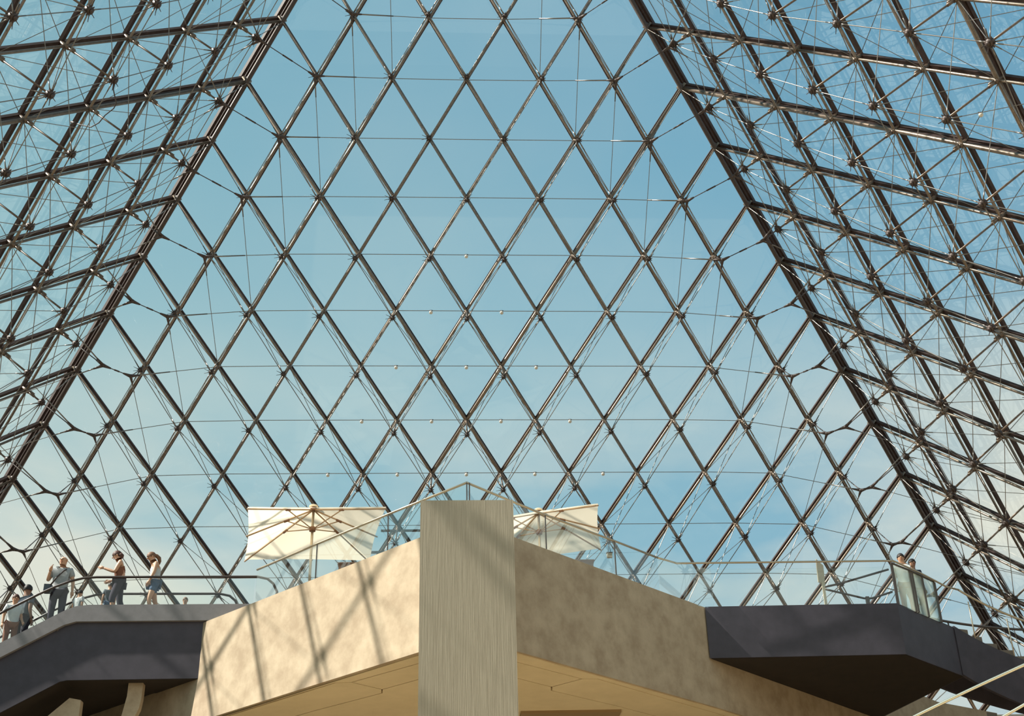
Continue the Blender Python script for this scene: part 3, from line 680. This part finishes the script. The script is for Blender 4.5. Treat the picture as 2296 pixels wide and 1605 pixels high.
    if hair:
        hm_ = MB()
        if hairstyle == 'bald_rim': hm_.path([at(-.085, -.01, .0), at(-.07, -.07, .0), at(0, -.10, .0), at(.07, -.07, .0), at(.085, -.01, .0)], [.014*k, .024*k, .028*k, .024*k, .014*k], 8)
        else:
            n_u, n_v = 18, 9; vs = []
            for v in range(n_v+1):
                t = math.pi*0.62*v/n_v
                for u in range(n_u):
                    a = 2*math.pi*u/n_u; front = max(0, math.sin(a)); tt = t*(1-0.30*front)
                    jit = 1+0.04*math.sin(7*a+v)
                    vs.append(at(.094*math.sin(tt)*math.cos(a)*jit, (.112*math.sin(tt)*math.sin(a)-.012)*jit, .112*math.cos(tt)+.018))
            hm_.add(vs, [(v*n_u+u, (v+1)*n_u+u, (v+1)*n_u+(u+1) % n_u, v*n_u+(u+1) % n_u) for v in range(n_v) for u in range(n_u)], True)
            if hairstyle == 'long': hm_.path([at(0, -.07, .05), at(0, -.13, .0), at(0, -.17, -.07), at(0, -.16, -.15), at(0, -.13, -.22)], [.03*k, .045*k, .048*k, .038*k, .014*k], 10)
            if hairstyle == 'bob': hm_.path([at(0, -.05, .0), at(0, -.075, -.05), at(0, -.07, -.085)], [.085*k, .08*k, .05*k], 12)
        hm_.obj('hair', hair, r)
    if top:
        kk = ['pel', 'sp', 'ch', (J['ch']*.35+J['nk']*.65), 'shl', (J['shl']*.35+J['ell']*.65), 'shr', (J['shr']*.35+J['elr']*.65)]
        ee = [(0, 1), (1, 2), (2, 3), (2, 4), (4, 5), (2, 6), (6, 7)]; rr_ = [(.178, .138), (.165, .130), (.19, .14), .078, .088, .072, .088, .072]
        if sleeves == 'none': kk = kk[:4]; ee = ee[:3]; rr_ = [(.178, .135), (.160, .125), (.188, .138), .072]
        if sleeves == 'waist': kk = ['pel', 'sp', (J['sp']*.6+J['ch']*.4)+V3(0, -.025, 0)*k]; ee = [(0, 1), (1, 2)]; rr_ = [(.178, .135), (.160, .125), (.14, .11)]
        vs, fs = sk(kk, ee, rr_, top, 'shirt', 1 if sleeves == 'waist' else 1); MB().add(vs, fs, True).obj('shirt', top, r)
    ext = {'long': 0.97, 'short': 0.45, 'knee': 0.95}[legs]
    low_ = lambda a, b, t: J[a]*(1-t)+J[b]*t
    if legs == 'long':
        kk = ['pel', 'hil', 'knl', low_('knl', 'anl', .93), 'hir', 'knr', low_('knr', 'anr', .93)]; ee = [(0, 1), (1, 2), (2, 3), (0, 4), (4, 5), (5, 6)]; rr_ = [(.155, .118), .102, .072, .058, .102, .072, .058]
    elif legs == 'knee':
        kk = ['pel', 'hil', 'knl', low_('knl', 'anl', .35), 'hir', 'knr', low_('knr', 'anr', .35)]; ee = [(0, 1), (1, 2), (2, 3), (0, 4), (4, 5), (5, 6)]; rr_ = [(.155, .118), .104, .076, .07, .104, .076, .07]
    else:
        kk = ['pel', 'hil', low_('hil', 'knl', .55), 'hir', low_('hir', 'knr', .55)]; ee = [(0, 1), (1, 2), (0, 3), (3, 4)]; rr_ = [(.155, .118), .104, .086, .104, .086]
    vs, fs = sk(kk, ee, rr_, bottom, 'trousers'); MB().add(vs, fs, True).obj('trousers' if legs == 'long' else 'shorts', bottom, r)
    sh = MB()
    for s_ in 'lr':
        a, t_ = J['an'+s_], J['to'+s_]; sh.path([a+V3(0, .06, -.035)*k, a+V3(0, .02, -.03)*k, t_+V3(0, .02, 0)*k, t_+V3(0, -.06, -.005)*k], [.038*k, .05*k, .045*k, .03*k], 8)
    sh.obj('shoes', 'sole', r)
    if extra: extra(r, J, k)
    return r
rad_ = math.radians
def bag(r, J, k):
    MB().path([V3(-.16, -.06, 1.42)*k, V3(-.05, -.155, 1.28)*k, V3(.09, -.16, 1.10)*k, V3(.20, -.10, .98)*k], .016*k, 6).obj('bag_strap', 'rubber', r)
    MB().box(V3(.15, -.13, .80)*k, V3(.29, .03, 1.00)*k).obj('shoulder_bag', 'shirt_dark', r)
arm_up = dict(ell=(.27, .02, 1.16), wrl=(.22, -.16, 1.33))
person('bald man in a pale grey tee with a dark bag strap across his chest', (-9.42, 8.12, -.17), rad_(8), 1.90,
       dict(ell=(-.0+.25, .0, 1.15), wrl=(.27, -.05, .92), elr=(-.27, .02, 1.16), wrr=(-.22, -.12, 1.34), face=(-.35, -1, .12)), 'tee_grey', 'trousers', None, extra=None)
def bag2(r, J, k):
    MB().path([V3(.13, .0, 1.47)*k, V3(.06, -.14, 1.36)*k, V3(-.06, -.165, 1.20)*k, V3(-.17, -.14, 1.02)*k], .017*k, 6).obj('bag_strap', 'rubber', r)
    MB().box(V3(-.30, -.14, .88)*k, V3(-.15, .02, 1.05)*k).obj('shoulder_bag', 'shirt_dark', r)
bag2(bpy.data.objects['person'], None, 1.08)
lean = dict(pel=(0, 0, .95), sp=(0, .02, 1.10), ch=(0, .0, 1.30), nk=(0, -.05, 1.44), hb=(0, -.09, 1.50), hm=(0, -.13, 1.57), ht=(0, -.15, 1.64), face=(0, -1, -.7))
person('bare-backed woman with short brown hair looking down at her raised hand', (-8.12, 8.26, .15), rad_(-80), 1.78,
       dict(lean, ell=(.17, -.12, 1.12), wrl=(.08, -.38, 1.23), shl=(.14, -.03, 1.38), shr=(-.16, -.02, 1.38), elr=(-.2, .0, 1.12), wrr=(-.14, -.22, 1.0), knl=(.08, -.12, .52), anl=(.08, -.05, .12), knr=(-.08, .04, .50), anr=(-.08, .22, .12), tor=(-.09, .08, .04), tol=(.08, -.2, .04)),
       'brown_cloth', 'trousers', 'hair_brown', sleeves='waist', legs='knee', hairstyle='bob')
person('woman with a long ponytail in a white sleeveless top and blue denim shorts', (-7.34, 8.3, .15), rad_(-62), 1.74,
       dict(lean, shl=(.16, -.03, 1.38), ell=(.22, -.08, 1.14), wrl=(.2, -.16, .92), shr=(-.17, -.01, 1.38), elr=(-.27, .10, 1.13), wrr=(-.20, -.05, .96), knl=(.09, -.10, .5), anl=(.09, .0, .1), knr=(-.1, .10, .5), anr=(-.1, .32, .14), tor=(-.1, .2, .04), tol=(.1, -.15, .04)),
       'tee_white', 'denim', 'hair_light', sleeves='none', legs='short', hairstyle='long')
person('dark-haired child standing low beside the bare-backed woman', (-8.42, 8.62, .15), rad_(200), 1.08, {}, 'shirt_dark', 'denim', 'hair_black')
person('child in a pale tee standing lowest on the escalator', (-10.42, 8.25, -.69), rad_(30), 1.52, dict(wrl=(.24, -.14, .98)), 'tee_white', 'brown_cloth', 'hair_brown')
person('dark-haired person in dark grey turned away behind the lowest child', (-10.30, 8.55, -.60), rad_(150), 1.78, dict(face=(.4, -1, 0)), 'shirt_dark', 'trousers', 'hair_black', skinm='skin_dark')
person('small child with a pale top crouching behind the bag man', (-9.12, 8.66, -.05), rad_(150), 1.12, {}, 'tee_white', 'denim', 'hair_black')
person('seated child in faded pink on the far side of the escalator', (-6.86, 9.55, -.03), rad_(15), 1.20, {}, 'pink_cloth', 'tee_white', 'hair_light')
person('dark-haired person in cream, left of the pair behind the stair-head glass', (10.58, 8.45, -.0), rad_(-15), 1.72, dict(arm_up), 'tee_white', 'brown_cloth', 'hair_black')
person('dark-haired person in black, right of the pair behind the stair-head glass', (10.90, 8.62, -.0), rad_(10), 1.64, {}, 'trousers', 'trousers', 'hair_black', skinm='skin_dark')
# folded pushchair beside the far escalator handrail
pc = empty('pushchair', (-6.15, 9.7, -.03)); tag(pc, 'grey folded pushchair by the end of the far escalator handrail', 'pushchair')
MB().path([V3(-.18, 0, 1.05), V3(-.1, 0, .6), V3(.1, 0, .15)], .015).path([V3(.18, 0, 1.05), V3(.1, 0, .6), V3(-.1, 0, .15)], .015).obj('frame', 'darkrail', pc)
MB().side([(-.19, 1.02), (.16, 1.02), (.12, .80), (.02, .62), (-.10, .66)], -.08, .08).obj('seat', 'fascia', pc)
for x in (-.1, .1): MB().rod((x, -.02, .10), (x, .02, .10), .10, n=14).obj('wheel', 'rubber', pc)
